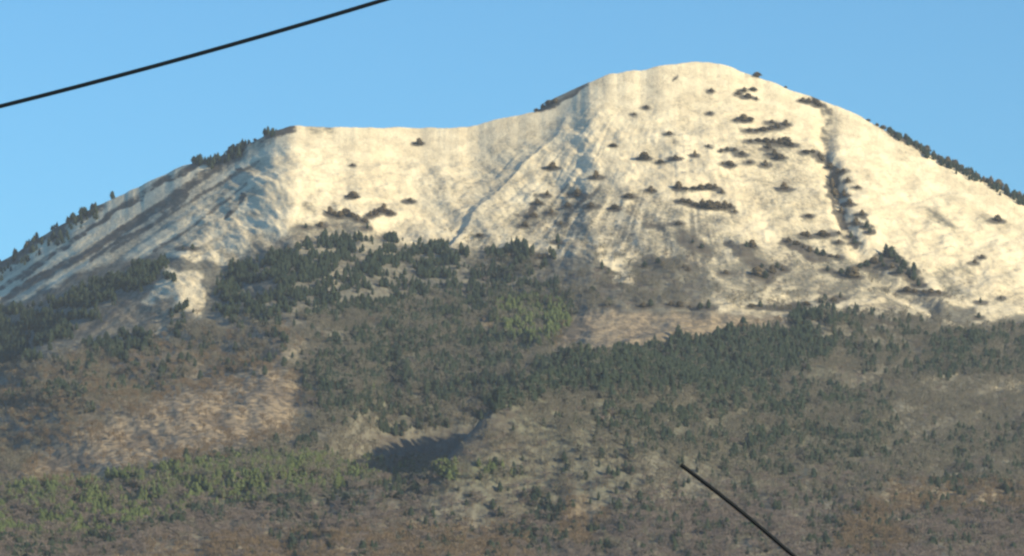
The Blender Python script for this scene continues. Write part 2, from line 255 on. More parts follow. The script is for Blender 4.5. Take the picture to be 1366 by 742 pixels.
# ------------------------------------------------------------------ the shape of the ground
SKY = [(-2600, 900), (-1800, 800), (-1100, 690), (-600, 560), (-250, 440), (0, 352), (45, 322), (100, 288), (150, 266), (200, 242), (240, 223), (300, 207), (330, 194),
       (365, 176), (390, 168), (420, 170), (470, 171), (540, 171), (600, 171), (630, 169), (660, 160), (700, 151), (722, 148), (745, 139), (770, 123), (790, 106),
       (815, 100), (850, 94), (900, 86), (940, 82), (962, 86), (1000, 99), (1050, 119), (1100, 135), (1150, 157), (1200, 184), (1250, 212), (1300, 236), (1366, 268), (1500, 335), (1900, 520), (2600, 720), (3300, 860)]
su, sv = np.array(SKY, float).T
sal, se = ray(su, sv); sph = np.arctan(sal); sE = se * np.cos(sph)
_d = np.arange(-2600, 3300, 2.0); _v = np.interp(_d, su, sv); _k = np.exp(-np.linspace(-3, 3, 25) ** 2); _k /= _k.sum()
_v = np.convolve(np.pad(_v, 12, 'edge'), _k, 'valid'); _vn = _v + 4.5 * (fbm(_d / 22, _d * 0, 4, 88) - .5)
_al, _e = ray(_d, _v); sph = np.arctan(_al); sE = _e * np.cos(sph); _al2, _e2 = ray(_d, _vn); sEn = _e2 * np.cos(sph) - sE
RS = np.array([(-2600, 6500), (-600, 6300), (0, 5960), (200, 5800), (390, 5650), (460, 5720), (560, 5800), (660, 5830), (790, 5850), (940, 5960), (1100, 5980), (1366, 5900), (2000, 5700), (3300, 5500)], float)
_rd = np.arange(-2600, 3300, 10.0); _rv = np.interp(_rd, RS[:, 0], RS[:, 1]); _rk = np.exp(-np.linspace(-2.5, 2.5, 19) ** 2); _rk /= _rk.sum()
RS = np.stack([_rd, np.convolve(np.pad(_rv, 9, 'edge'), _rk, 'valid')], 1)
R0 = 3300.0
_, e0 = ray(683, 775); E0 = float(e0)
def smooth_interp(x, xp, fp):
    return np.interp(x, xp, fp)
def pl_dist(U, V, pts):
    """signed distance to a polyline (positive on its right-hand side going along, in a y-down picture) and |distance|"""
    best = np.full(U.shape, 1e9); sgn = np.zeros(U.shape)
    for (x0, y0), (x1, y1) in zip(pts[:-1], pts[1:]):
        ex, ey = x1 - x0, y1 - y0; L = math.hypot(ex, ey)
        t = np.clip(((U - x0) * ex + (V - y0) * ey) / (L * L), 0, 1)
        d = np.hypot(U - x0 - t * ex, V - y0 - t * ey)
        s = ((V - y0) * ex - (U - x0) * ey)
        m = d < best; best = np.where(m, d, best); sgn = np.where(m, np.sign(s), sgn)
    return best, sgn
def height(phi, r):
    ex_ = np.clip(phi, sph[0], sph[-1])
    Es = np.interp(ex_, sph, sE)
    Es = np.where(np.abs(phi) > R(26), Es * sstep(R(70), R(26), np.abs(phi)), Es)
    al = np.tan(np.clip(phi, -1.2, 1.2)); uc = 683 + F * al
    rs = np.interp(uc, RS[:, 0], RS[:, 1])
    rs = rs + 30 * (fbm(uc / 60, uc * 0, 2, 3) - .5)
    t = np.clip((r - R0) / (rs - R0), 0, 1)
    E0p = min(E0, 9) * sstep(R(75), R(20), np.abs(phi))
    E = E0p + (np.maximum(Es, E0p) - E0p) * (.78 * t + .22 * t * t)
    En = np.interp(ex_, sph, sEn)
    E = E + En * sstep(.90, 1.0, t); Es = Es + En
    z = CZ * np.minimum(r / 400, 1) + r * E
    near = E0p * R0 * (r / R0) ** 2 * .93 + E0p * R0 * .07 * (r / R0) ** 4 + CZ * np.minimum(r / 400, 1)
    z = np.where(r < R0, near, z)
    # where a point of the smooth slope shows in the picture
    ey = E / np.cos(np.clip(phi, -1.2, 1.2)); d = cp + ey * sp
    U = 683 + F * al / d; V = 371 - F * (ey * cp - sp) / d
    env = sstep(0, .04, t) * (1 - sstep(.9, 1.0, t)) * (np.abs(phi) < R(11))
    th, rho = fall(U, V); rf = sstep(60, 220, rho)
    up = sstep(520, 330, V)
    dz = (fbm(U / 95, V / 38, 4, 101) - .5) * 25 * (1 - .4 * up)
    rid = 1 - np.abs(fbm(th * 15, rho / 110, 3, 121) - .5) * 4
    wf_ = .2 + .35 * sstep(600, 680, U) * sstep(850, 760, U) + .5 * sstep(380, 300, U)
    dz = dz + (fbm((U * .8 + V * .6) / 46, (V * .8 - U * .6) / 24, 4, 125) - .5) * 12 * up * rf
    dz = dz + rid * 2.6 * wf_ * up * rf * (.3 + 1.4 * fbm(U / 70, V / 60, 2, 63))
    dz = dz + (fbm(th * 48, rho / 90, 3, 131) - .5) * 6 * wf_ * rf * (.5 + .5 * up)
    dz = dz + (fbm(U / 15, V / 5, 3, 141) - .5) * 3.5
    # the left flank: long straight ribs down the slope instead of lumps
    wl = sstep(400, 290, U + (V - 170) * .62) * sstep(500, 440, V)
    dz = dz * (1 - .82 * wl) + wl * ((fbm((U * .54 + V * .84) / 13, (U * .84 - V * .54) / 300, 3, 151) - .5) * 13)
    # the gully on the right of the summit
    d_, s_ = pl_dist(U, V, [(1102, 150), (1100, 205), (1112, 240), (1124, 290), (1145, 330), (1190, 375), (1240, 410)])
    dz = dz - 15 * np.exp(-(d_ / 11) ** 2)
    d_, s_ = pl_dist(U, V, [(775, 110), (745, 185), (690, 235), (630, 300)])      # shoulder west of the summit
    dz = dz + 10 * np.exp(-d_ / np.where(s_ > 0, 14., 40.))
    # corner between the lit bowl and the left flank
    d_, s_ = pl_dist(U, V, [(395, 160), (345, 250), (285, 330), (225, 400), (150, 460)])
    dz = dz + 14 * np.exp(-(d_ / np.where(s_ > 0, 75., 60.)) ** 1.5) * sstep(500, 400, V)
    # spur in the middle: steep left side above a ravine, gentle right side
    cu = np.where(V > 608, 752 - (V - 608) * 1.5, 752 + (608 - V) * .8)
    wv_ = sstep(505, 590, V) * sstep(706, 664, V)
    q_ = cu - U
    carve = sstep(632, 596, V) * sstep(505, 555, V)
    left = 86 * (1 - sstep(-10, 96, q_)) - 80 * carve * sstep(0, 110, q_) * sstep(350, 230, q_)
    right = 86 * np.exp(-(np.maximum(-q_, 0) / 210) ** 2)
    dz = dz + np.where(q_ > 0, left, right) * wv_
    dz = dz + 16 * np.exp(-((V - 684) / 15) ** 2) * sstep(420, 500, U) * sstep(690, 620, U)
    ribm = np.exp(-((U - 690) / 60) ** 2 - ((V - 620) / 35) ** 2)
    dz = dz + 5 * np.sin((U * .68 + V * .9) / 3.6 + 2 * fbm(U / 40, V / 40, 2, 8)) * ribm
    # ridge carrying the forest under the tan hollow
    d_, s_ = pl_dist(U, V, [(740, 492), (850, 478), (950, 462), (1100, 452)])
    dz = dz + 24 * np.exp(-(d_ / np.where(s_ > 0, 40., 14.)) ** 1.4)
    # tan hill on the left and the fold behind it
    dz = dz + 34 * np.exp(-((U - 130) / 190) ** 2 - ((V - 580) / 55) ** 2)
    d_, s_ = pl_dist(U, V, [(405, 480), (400, 540), (380, 598)])
    dz = dz - 6 * np.exp(-(d_ / 22) ** 2)
    # fold between the left flank and the brown shoulder
    d_, s_ = pl_dist(U, V, [(245, 372), (180, 400), (110, 440), (40, 490)])
    dz = dz + 16 * np.exp(-(d_ / np.where(s_ > 0, 14., 40.)) ** 1.2)
    d_, s_ = pl_dist(U, V, [(470, 600), (480, 570), (520, 540), (520, 480)])
    dz = dz - 12 * np.exp(-(d_ / 14) ** 2)
    # low foreground rise
    dz = dz + 12 * np.exp(-((V - 665 + (U - 300) * .06) / 26) ** 2) * sstep(700, 500, U)
    z = z + dz * env
    # behind the crest: rounded over, then down
    q = np.maximum(r - rs, 0)
    zc = CZ + rs * np.maximum(Es, E0p)
    back = zc + .30 * q * np.exp(-q / 12) - np.where(q < 90, .0030 * q * q, 24.3 + .5 * (q - 90))
    base = 60 + 60 * fbm(phi * 9, r / 1500, 3, 55)
    back = np.maximum(back, np.minimum(base * sstep(0, 500, q) + zc * (1 - sstep(0, 500, q)), zc))
    z = np.where(r > rs, back, z)
    # the dark snowy knob seen behind the summit shoulder
    Ek = np.interp(uc, [700, 713, 738, 764, 788, 830], [.163, .1702, .1738, .1760, .1780, .16])
    zk = CZ + 6080 * Ek - .004 * (r - 6080) ** 2 - .2 * np.abs(r - 6080)
    z = np.where((r > rs + 60) & (uc > 640) & (uc < 900), np.maximum(z, zk), z)
    return z

phis = np.concatenate([np.radians(np.linspace(-180, -30, 26)), np.radians(np.linspace(-28, -8.4, 40)), np.radians(np.arange(-8.0, 8.0001, .0165)), np.radians(np.linspace(8.4, 28, 40)), np.radians(np.linspace(30, 180, 26))])
phis = phis[:-1]                                     # closes on itself
rr = np.concatenate([[2, 6, 12, 20, 32, 50, 80, 120, 180, 260], np.linspace(350, 3180, 60), np.arange(3230, 6360, 2.7), np.linspace(6380, 7600, 40), np.linspace(7800, 15000, 30)])
NP_, NR = len(phis), len(rr)
PH, RR = np.meshgrid(phis, rr, indexing='ij')
Z = height(PH, RR)
X = RR * np.sin(PH); Y = RR * np.cos(PH)
fine0 = 26 + 40; fine1 = fine0 + len(np.arange(-8.0, 8.0001, .0165))

UU, VV = proj(X, np.maximum(Y, 1), Z)
front = (Y > 100) & (np.abs(PH) < R(9))
def attr(m, default):
    return np.where(front, lookup(m, np.where(front, UU, 0), np.where(front, VV, 100)), default)
rsg = np.interp(683 + F * np.tan(np.clip(PH, -1.2, 1.2)), RS[:, 0], RS[:, 1])
bk = sstep(0, 60, RR - rsg)
snA = attr(snow, 0.0) * (1 - .6 * bk); tnA = attr(tan, .1); gnA = attr(grass, .2); rkA = attr(rock, 0.0); bdA = attr(np.clip(bare + con, 0, 1), .5)
far_side = ~front
snA = np.where(far_side, sstep(620, 900, Z + 60 * fbm(X / 200, Y / 200, 3, 4)), snA)

def mesh_np(name, co, quads=None, tris=None):
    me = bpy.data.meshes.new(name); me.vertices.add(len(co)); me.vertices.foreach_set('co', np.ascontiguousarray(co, np.float32).ravel())
    fs = []; ls = []
    if quads is not None: fs.append(quads.ravel()); ls.append(np.full(len(quads), 4))
    if tris is not None and len(tris): fs.append(tris.ravel()); ls.append(np.full(len(tris), 3))
    li = np.concatenate(fs).astype(np.int32); lt = np.concatenate(ls).astype(np.int32)
    me.loops.add(len(li)); me.loops.foreach_set('vertex_index', li)
    me.polygons.add(len(lt)); me.polygons.foreach_set('loop_start', np.concatenate([[0], np.cumsum(lt)[:-1]]).astype(np.int32)); me.polygons.foreach_set('loop_total', lt)
    me.update(calc_edges=True)
    return me
co = np.stack([X.ravel(), Y.ravel(), Z.ravel()], 1)
idx = np.arange(NP_ * NR).reshape(NP_, NR)
ia = np.arange(NP_); ib = (ia + 1) % NP_
q = np.stack([idx[ia][:, :-1], idx[ib][:, :-1], idx[ib][:, 1:], idx[ia][:, 1:]], -1).reshape(-1, 4)
q = q[:, ::-1]
cz = len(co); co = np.vstack([co, [0, 0, Z[:, 0].mean()]])
tr = np.stack([np.full(NP_, cz), idx[ib, 0], idx[ia, 0]], 1)[:, ::-1]
tr = tr[:, ::-1]
me = mesh_np('terrain', co, q, tr)
for nm, a in (('snow', snA), ('tan', tnA), ('grass', gnA), ('rock', rkA), ('wood', bdA)):
    at = me.attributes.new(nm, 'FLOAT', 'POINT'); at.data.foreach_set('value', np.concatenate([a.ravel(), [0.2]]).astype(np.float32))
me.polygons.foreach_set('use_smooth', np.ones(len(me.polygons), bool))
terrain = bpy.data.objects.new('terrain', me); COL.objects.link(terrain)
terrain['kind'] = 'structure'; terrain['label'] = 'volcano slope dusted with snow above brown woods'

# ------------------------------------------------------------------ materials
def nt_new(name):
    m = bpy.data.materials.new(name); m.use_nodes = True; nt = m.node_tree; nt.nodes.clear()
    o = nt.nodes.new('ShaderNodeOutputMaterial'); b = nt.nodes.new('ShaderNodeBsdfPrincipled'); nt.links.new(b.outputs[0], o.inputs[0])
    b.inputs['Roughness'].default_value = .9; b.inputs['Specular IOR Level'].default_value = .15
    return m, nt, b
class N:
    def __init__(s, nt): s.nt = nt
    def put(s, sock, v):
        if isinstance(v, bpy.types.NodeSocket): s.nt.links.new(v, sock)
        elif v is not None: sock.default_value = v
    def math(s, op, a, b=None, c=None, clamp=False):
        n = s.nt.nodes.new('ShaderNodeMath'); n.operation = op; n.use_clamp = clamp
        s.put(n.inputs[0], a); s.put(n.inputs[1], b); s.put(n.inputs[2], c); return n.outputs[0]
    def mixc(s, f, a, b, mode='MIX'):
        n = s.nt.nodes.new('ShaderNodeMix'); n.data_type = 'RGBA'; n.blend_type = mode
        s.put(n.inputs[0], f); s.put(n.inputs[6], a); s.put(n.inputs[7], b); return n.outputs[2]
    def attr(s, name):
        n = s.nt.nodes.new('ShaderNodeAttribute'); n.attribute_name = name; return n.outputs['Fac']
    def noise(s, vec, scale, detail=4, rough=.55):
        n = s.nt.nodes.new('ShaderNodeTexNoise'); s.put(n.inputs['Vector'], vec); n.inputs['Scale'].default_value = scale; n.inputs['Detail'].default_value = detail; n.inputs['Roughness'].default_value = rough; return n.outputs['Fac']
    def rng(s, v, a, b, c=0., d=1.):
        n = s.nt.nodes.new('ShaderNodeMapRange'); n.interpolation_type = 'SMOOTHSTEP'; s.put(n.inputs[0], v)
        for i, k in enumerate((a, b, c, d)): s.put(n.inputs[i + 1], k)
        return n.outputs[0]
def C(r, g, b): return (r, g, b, 1)

m, nt, b = nt_new('mountain_ground'); n = N(nt)
tc = nt.nodes.new('ShaderNodeTexCoord').outputs['Object']
mp = nt.nodes.new('ShaderNodeMapping'); nt.links.new(tc, mp.inputs[0]); mp.inputs['Scale'].default_value = (1, .40, 1); pos = mp.outputs[0]
n_fine = n.noise(pos, .16, 4, .6); n_mid = n.noise(pos, .035, 4); n_big = n.noise(pos, .008, 3); n_tiny = n.noise(pos, .45, 3, .6)
earth = n.mixc(n_mid, C(.125, .124, .105), C(.215, .205, .17))
earth = n.mixc(n.attr('tan'), earth, n.mixc(n_mid, C(.29, .225, .155), C(.37, .295, .205)))
earth = n.mixc(n.math('MULTIPLY', n.attr('grass'), .85), earth, n.mixc(n_fine, C(.075, .105, .040), C(.125, .145, .070)))
earth = n.mixc(n.attr('rock'), earth, n.mixc(n_fine, C(.060, .055, .050), C(.11, .095, .08)))  # rock mask also carries the painted ravine and flank shade
earth = n.mixc(n.rng(n.noise(pos, .022, 4), .50, .66, .0, .55), earth, C(.075, .062, .056))
earth = n.mixc(n.rng(n_fine, .42, .60, .0, .65), earth, C(.07, .06, .05))
sn = n.attr('snow')
nz = n.math('ADD', n.math('MULTIPLY', n_fine, .55), n.math('ADD', n.math('MULTIPLY', n_mid, .30), n.math('MULTIPLY', n_tiny, .25)))
cov = n.rng(n.math('ADD', sn, n.math('MULTIPLY', n.math('SUBTRACT', nz, .55), 1.6)), .28, .72)
cov = n.math('MULTIPLY', n.math('MULTIPLY', cov, n.rng(nz, .38, .60, .76, 1.0)), n.rng(sn, .35, .95, .55, 1.0))
snowc = n.mixc(n_big, C(.72, .63, .46), C(.83, .75, .58))
snowc = n.mixc(n.rng(n_mid, .40, .62, .42, .0), snowc, C(.50, .42, .30))
snowc = n.mixc(n.rng(n_tiny, .42, .60, .28, .0), snowc, C(.42, .34, .24))
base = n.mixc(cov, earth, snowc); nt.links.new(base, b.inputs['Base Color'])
bp = nt.nodes.new('ShaderNodeBump'); bp.inputs['Strength'].default_value = .55; bp.inputs['Distance'].default_value = 4.0
nt.links.new(nz, bp.inputs['Height']); nt.links.new(bp.outputs[0], b.inputs['Normal'])
me.materials.append(m)

def leaf_mat(name, c0, c1, scl=.9):
    m, nt, b = nt_new(name); n = N(nt)
    oi = nt.nodes.new('ShaderNodeObjectInfo'); tc = nt.nodes.new('ShaderNodeTexCoord').outputs['Object']
    c = n.mixc(oi.outputs['Random'], c0, c1)
    c = n.mixc(n.rng(n.noise(tc, 7.0 * scl, 3), .3, .7, 0, .6), c, C(c0[0] * .45, c0[1] * .5, c0[2] * .5))
    nt.links.new(c, b.inputs['Base Color']); return m
M_dark = leaf_mat('dark_conifer_needles', C(.026, .044, .032), C(.055, .074, .048))
M_green = leaf_mat('green_conifer_needles', C(.080, .110, .045), C(.135, .165, .070))
M_pine = leaf_mat('mountain_pine_needles', C(.125, .098, .060), C(.19, .145, .088))
M_bark = leaf_mat('bark', C(.10, .075, .055), C(.15, .115, .09))
M_twig = leaf_mat('bare_twigs_grey', C(.175, .165, .135), C(.27, .245, .20), 1)
M_twig3 = leaf_mat('bare_twigs_brown', C(.185, .152, .142), C(.285, .235, .22), 1)
M_twig2 = leaf_mat('bare_twigs_tan', C(.19, .14, .095), C(.27, .20, .135), 1)

# ------------------------------------------------------------------ trees (unit height, scaled per tree)
def conifer_crown(rad, seed, rounder=0.):
    rnd = random.Random(seed); V = []; Fc = []
    # inner body, ragged
    rings = []
    for k in range(7):
        h = .06 + .9 * k / 6; prof = (1 - k / 6.2) ** max(.35, 1 - .45 * rounder)
        if rounder: prof *= min(1, .55 + k * .3)
        ring = []
        for j in range(7):
            a = j / 7 * math.tau + rnd.uniform(-.2, .2); rr_ = rad * .62 * prof * rnd.uniform(.7, 1.15)
            ring.append(len(V)); V.append((rr_ * math.cos(a), rr_ * math.sin(a), h + rnd.uniform(-.02, .02)))
        rings.append(ring)
    for a_, b_ in zip(rings[:-1], rings[1:]):
        for j in range(7): Fc.append((a_[j], a_[(j + 1) % 7], b_[(j + 1) % 7], b_[j]))
    t = len(V); V.append((0, 0, 1.0))
    for j in range(7): Fc.append((rings[-1][j], rings[-1][(j + 1) % 7], t))
    # drooping boughs
    for k in range(10):
        h = .08 + .86 * (k / 10) ** .95; prof = (1 - h) ** max(.3, .9 - .45 * rounder) + .04
        if rounder: prof *= min(1, .5 + k * .16)
        for j in range(9 if k < 8 else 6):
            a = rnd.uniform(0, math.tau); L = rad * prof * rnd.uniform(.75, 1.3); w = L * .34 + .012; dr = L * rnd.uniform(.15, .5)
            ca, sa = math.cos(a), math.sin(a); i = len(V)
            hh = h + rnd.uniform(-.03, .03)
            V += [(0, 0, hh + .05), (L * .6 * ca - w * sa, L * .6 * sa + w * ca, hh - dr * .3), (L * ca, L * sa, hh - dr), (L * .6 * ca + w * sa, L * .6 * sa - w * ca, hh - dr * .35), (L * .55 * ca, L * .55 * sa, hh + .045)]
            Fc += [(i, i + 1, i + 4), (i + 1, i + 2, i + 4), (i + 2, i + 3, i + 4), (i + 3, i, i + 4)]
    return V, Fc
def tube(V, Fc, p0, p1, r0, r1, s=5):
    from mathutils import Vector
    p0 = Vector(p0); p1 = Vector(p1); d = (p1 - p0).normalized(); a = d.orthogonal().normalized(); b = d.cross(a); i = len(V)
    for p, r in ((p0, r0), (p1, r1)):
        for j in range(s):
            t = j / s * math.tau; V.append(tuple(p + a * r * math.cos(t) + b * r * math.sin(t)))
    for j in range(s): Fc.append((i + j, i + (j + 1) % s, i + s + (j + 1) % s, i + s + j))
    Fc.append(tuple(i + s + j for j in range(s)))
def bare_crown(seed, wide=.42):
    rnd = random.Random(seed); V = []; Fc = []
    tips = []
    for k in range(9):
        a = k * 2.4 + rnd.uniform(-.3, .3); h0 = rnd.uniform(.25, .6); L = wide * rnd.uniform(.55, 1.0); h1 = min(.98, h0 + rnd.uniform(.2, .42))
        p1 = (L * .55 * math.cos(a), L * .55 * math.sin(a), h0 + (h1 - h0) * .6); p2 = (L * math.cos(a), L * math.sin(a), h1)
        tube(V, Fc, (0, 0, h0), p1, .014, .009, 4); tube(V, Fc, p1, p2, .009, .004, 4)
        tips += [p1, p2, ((p1[0] + p2[0]) / 2, (p1[1] + p2[1]) / 2, (p1[2] + p2[2]) / 2 + .03)]
    tips += [(rnd.uniform(-.08, .08), rnd.uniform(-.08, .08), rnd.uniform(.7, .9)) for _ in range(4)]
    for (x, y, z) in tips:                                # sprays of twigs
        for _ in range(7):
            a = rnd.uniform(0, math.tau); e = rnd.uniform(-.2, 1.3); L = rnd.uniform(.09, .19)
            dx, dy, dz = L * math.cos(a) * math.cos(e), L * math.sin(a) * math.cos(e), L * math.sin(e)
            w = rnd.uniform(.008, .020); b_ = rnd.uniform(0, math.tau); wx, wy, wz = w * math.cos(b_), w * math.sin(b_), w * .5
            i = len(V); V += [(x - wx * .3, y - wy * .3, z), (x + dx * .6 - wx, y + dy * .6 - wy, z + dz * .6 - wz), (x + dx, y + dy, z + dz), (x + dx * .6 + wx, y + dy * .6 + wy, z + dz * .6 + wz)]
            Fc.append((i, i + 1, i + 2, i + 3))
    return V, Fc
def mk(name, vf, mat):
    me = bpy.data.meshes.new(name); me.from_pydata(vf[0], [], vf[1]); me.materials.append(mat); me.update(); return me
def trunk(h, r):
    V = []; Fc = []; tube(V, Fc, (0, 0, -.06), (0, 0, h * .5), r, r * .7, 6); tube(V, Fc, (0, 0, h * .5), (.01, 0, h), r * .7, r * .25, 6); return V, Fc
con_crowns = [mk('crown', conifer_crown(.27, 1, .2), M_dark), mk('crown', conifer_crown(.32, 2, .5), M_dark), mk('crown', conifer_crown(.38, 3, .9), M_dark),
              mk('crown', conifer_crown(.24, 4), M_green), mk('crown', conifer_crown(.31, 5, .5), M_green), mk('crown', conifer_crown(.36, 6, .8), M_green),
              mk('crown', conifer_crown(.38, 7, .9), M_pine), mk('crown', conifer_crown(.46, 8, 1.3), M_pine), mk('crown', conifer_crown(.32, 9, .6), M_pine)]
con_trunk = mk('trunk', trunk(.5, .022), M_bark)
bare_crowns = [mk('crown', bare_crown(21), M_twig), mk('crown', bare_crown(22, .5), M_twig), mk('crown', bare_crown(23, .46), M_twig3), mk('crown', bare_crown(24, .46), M_twig2), mk('crown', bare_crown(25, .38), M_twig2)]
bare_trunk = mk('trunk', trunk(.72, .026), M_bark)

def tree(kind, vi, loc, h, wx, rot, label, cat, group):
    e = bpy.data.objects.new(kind, None); COL.objects.link(e); e.empty_display_size = 1
    e.location = loc; e.rotation_euler = (0, 0, rot); e.scale = (h * wx, h * wx, h)
    e['label'] = label; e['category'] = cat; e['group'] = group
    crowns, tk = (bare_crowns, bare_trunk) if kind == 'bare_tree' else (con_crowns, con_trunk)
    for nm, d in (('crown', crowns[vi]), ('trunk', tk)):
        o = bpy.data.objects.new(nm, d); COL.objects.link(o); o.parent = e
    return e

# height on the built grid, and the ground seen at a pixel
fph = phis[fine0:fine1]; fZ = Z[fine0:fine1]
def zat(x, y):
    ph = np.arctan2(x, y); r = np.hypot(x, y)
    a = np.clip((ph - fph[0]) / (fph[1] - fph[0]), 0, len(fph) - 1.001); ai = a.astype(int); fa = a - ai
    ri = np.clip(np.searchsorted(rr, r) - 1, 0, NR - 2); fr = (r - rr[ri]) / (rr[ri + 1] - rr[ri])
    return (fZ[ai, ri] * (1 - fa) + fZ[ai + 1, ri] * fa) * (1 - fr) + (fZ[ai, ri + 1] * (1 - fa) + fZ[ai + 1, ri + 1] * fa) * fr
fE = (fZ - CZ) / rr[None, :]; fE[:, :10] = -1
fHor = np.maximum.accumulate(fE, axis=1)
def hit(u, v):
    al, e = ray(u, v); ph = math.atan(float(al)); E = float(e) * math.cos(ph)
    i = int(np.clip(round((ph - fph[0]) / (fph[1] - fph[0])), 0, len(fph) - 1))
    k = int(np.argmax(fHor[i] >= E))
    if fHor[i][k] < E: k = int(np.argmax(fE[i]))          # on the crest
    r = rr[k]; x = r * math.sin(ph); y = r * math.cos(ph)
    return x, y, float(zat(np.array([x]), np.array([y]))[0])

# ------------------------------------------------------------------ pines that stand alone or in clumps on the snow (picture x, foot y, height px, width factor)
n_con = 0
def plant(u, v, hp, wf, label, group, seed):
    global n_con
    rnd = random.Random(seed)
    x, y, z = hit(u, v); sc_ = math.hypot(x, y) / F          # metres per picture pixel there
    h = hp * sc_ * .92 * rnd.uniform(.75, 1.2)
    tree('conifer_tree', 6 + rnd.randrange(3) if v < 300 or hp < 9 else rnd.choice([0, 1, 2, 2, 6, 7]), (x, y, z - .1), h, wf * (1.7 if v < 300 else 1.45), rnd.uniform(0, 6.28), label, 'conifer', group)
    n_con += 1
for i, (u, v, hp, wf, lb) in enumerate(singles): plant(u, v, hp, wf, lb, 'scattered pines on the snow', i)
for ci, (lb, grp, pts) in enumerate(clusters):
    pts = sorted(pts)
    for i, (u, v, hp, wf) in enumerate(pts):
        plant(u, v, hp, wf, ('%s from the left, ' % ORD[i]) + lb, grp, 100 * ci + i + 999)
print('placed pines', n_con)

# ------------------------------------------------------------------ forests
def scatter(step, dens_map, seed, jit=.9):
    g = np.random.default_rng(seed)
    gx, gy = np.meshgrid(np.arange(-860, 860, step), np.arange(3260, 6500, step))
    x = gx.ravel() + g.uniform(-.5, .5, gx.size) * step * jit; y = gy.ravel() + g.uniform(-.5, .5, gx.size) * step * jit
    k = np.abs(x / y) < math.tan(R(7.6)); x = x[k]; y = y[k]
    z = zat(x, y); u, v = proj(x, y, z)
    d = lookup(dens_map, u, v)
    ph = np.arctan2(x, y); r = np.hypot(x, y)
    ai = np.clip(((ph - fph[0]) / (fph[1] - fph[0])).round().astype(int), 0, len(fph) - 1); ri = np.clip(np.searchsorted(rr, r) - 1, 0, NR - 1)
    vis = (z + 9 - CZ) / r > fHor[ai, ri]
    keep = (g.random(len(x)) < d) & vis
    return x[keep], y[keep], z[keep], u[keep], v[keep], g
x, y, z, u, v, g = scatter(5.5, con, 5)
h = g.uniform(6, 14.5, len(x)) * np.where(v > 600, .85, 1.0) * np.where(v < 420, .9, 1.) * np.where((v > 430) & (v < 560) & (u > 640) & (u < 1120), 1.15, 1.); w = g.uniform(.95, 1.45, len(x)); rot = g.uniform(0, 6.28, len(x))
gm = lookup(grass, u, v) + .25 * (g.random(len(x)) - .5)
vi = np.where(gm > .42, 3 + g.integers(0, 3, len(x)), g.integers(0, 3, len(x)))
order = np.argsort(-(h / y) * ((u > 5) & (u < 1361) & (v < 738)))
first = [k_ for vv in range(6) for k_ in order[vi[order] == vv][:6]]; order = np.concatenate([first, order[~np.isin(order, first)]])
nk = max(0, 296 - n_con)
CN = len(x)
def con_label(u, v, vi):
    if v > 600: return ('green conifer in the bright green belt along the lower left', 'green conifers of the lower left belt') if vi > 2 else ('dark conifer within the green belt along the lower left', 'dark conifers of the lower left belt')
    if v > 510: return ('dark conifer in the grey green woods of the lower slope', 'conifers of the lower slope')
    return ('dark conifer in the forest higher on the slope', 'conifers of the higher forest')
for k in order[:nk]:
    lb, gp = con_label(u[k], v[k], vi[k])
    tree('conifer_tree', int(vi[k]), (x[k], y[k], z[k] - .1), h[k], w[k], rot[k], lb, 'conifer', gp)
rest = order[nk:]
con_pts = dict(co=np.stack([x, y, z - .1], 1)[rest], h=h[rest], w=w[rest], rot=rot[rest], vi=vi[rest])

x, y, z, u, v, g = scatter(7.4, bare, 6)
h = g.uniform(6.5, 11.5, len(x)) * (1 - .48 * lookup(top, u, v)); w = g.uniform(.9, 1.5, len(x)); rot = g.uniform(0, 6.28, len(x))
tm = lookup(tan, u, v) + .5 * (g.random(len(x)) - .5)
vi = np.where(tm > .38, 3 + g.integers(0, 2, len(x)), np.where(g.random(len(x)) < sstep(610, 700, v) * .85 + .05, 2, g.integers(0, 2, len(x))))
order = np.argsort(-(h / y) * ((u > 5) & (u < 1361) & (v < 736)))
for k in order[:296]:
    third = 'left' if u[k] < 455 else ('middle' if u[k] < 910 else 'right')
    tone = 'tan' if vi[k] > 2 else 'grey brown'
    tree('bare_tree', int(vi[k]), (x[k], y[k], z[k] - .1), h[k], w[k], rot[k], 'leafless %s tree in the woods along the bottom of the photo, %s third' % (tone, third), 'tree', 'leafless %s trees, %s third of the lowest woods' % (tone, third))
rest = order[296:]
bare_pts = dict(co=np.stack([x, y, z - .1], 1)[rest], h=h[rest], w=w[rest], rot=rot[rest], vi=vi[rest])
print('conifers', CN, 'bare', len(x))

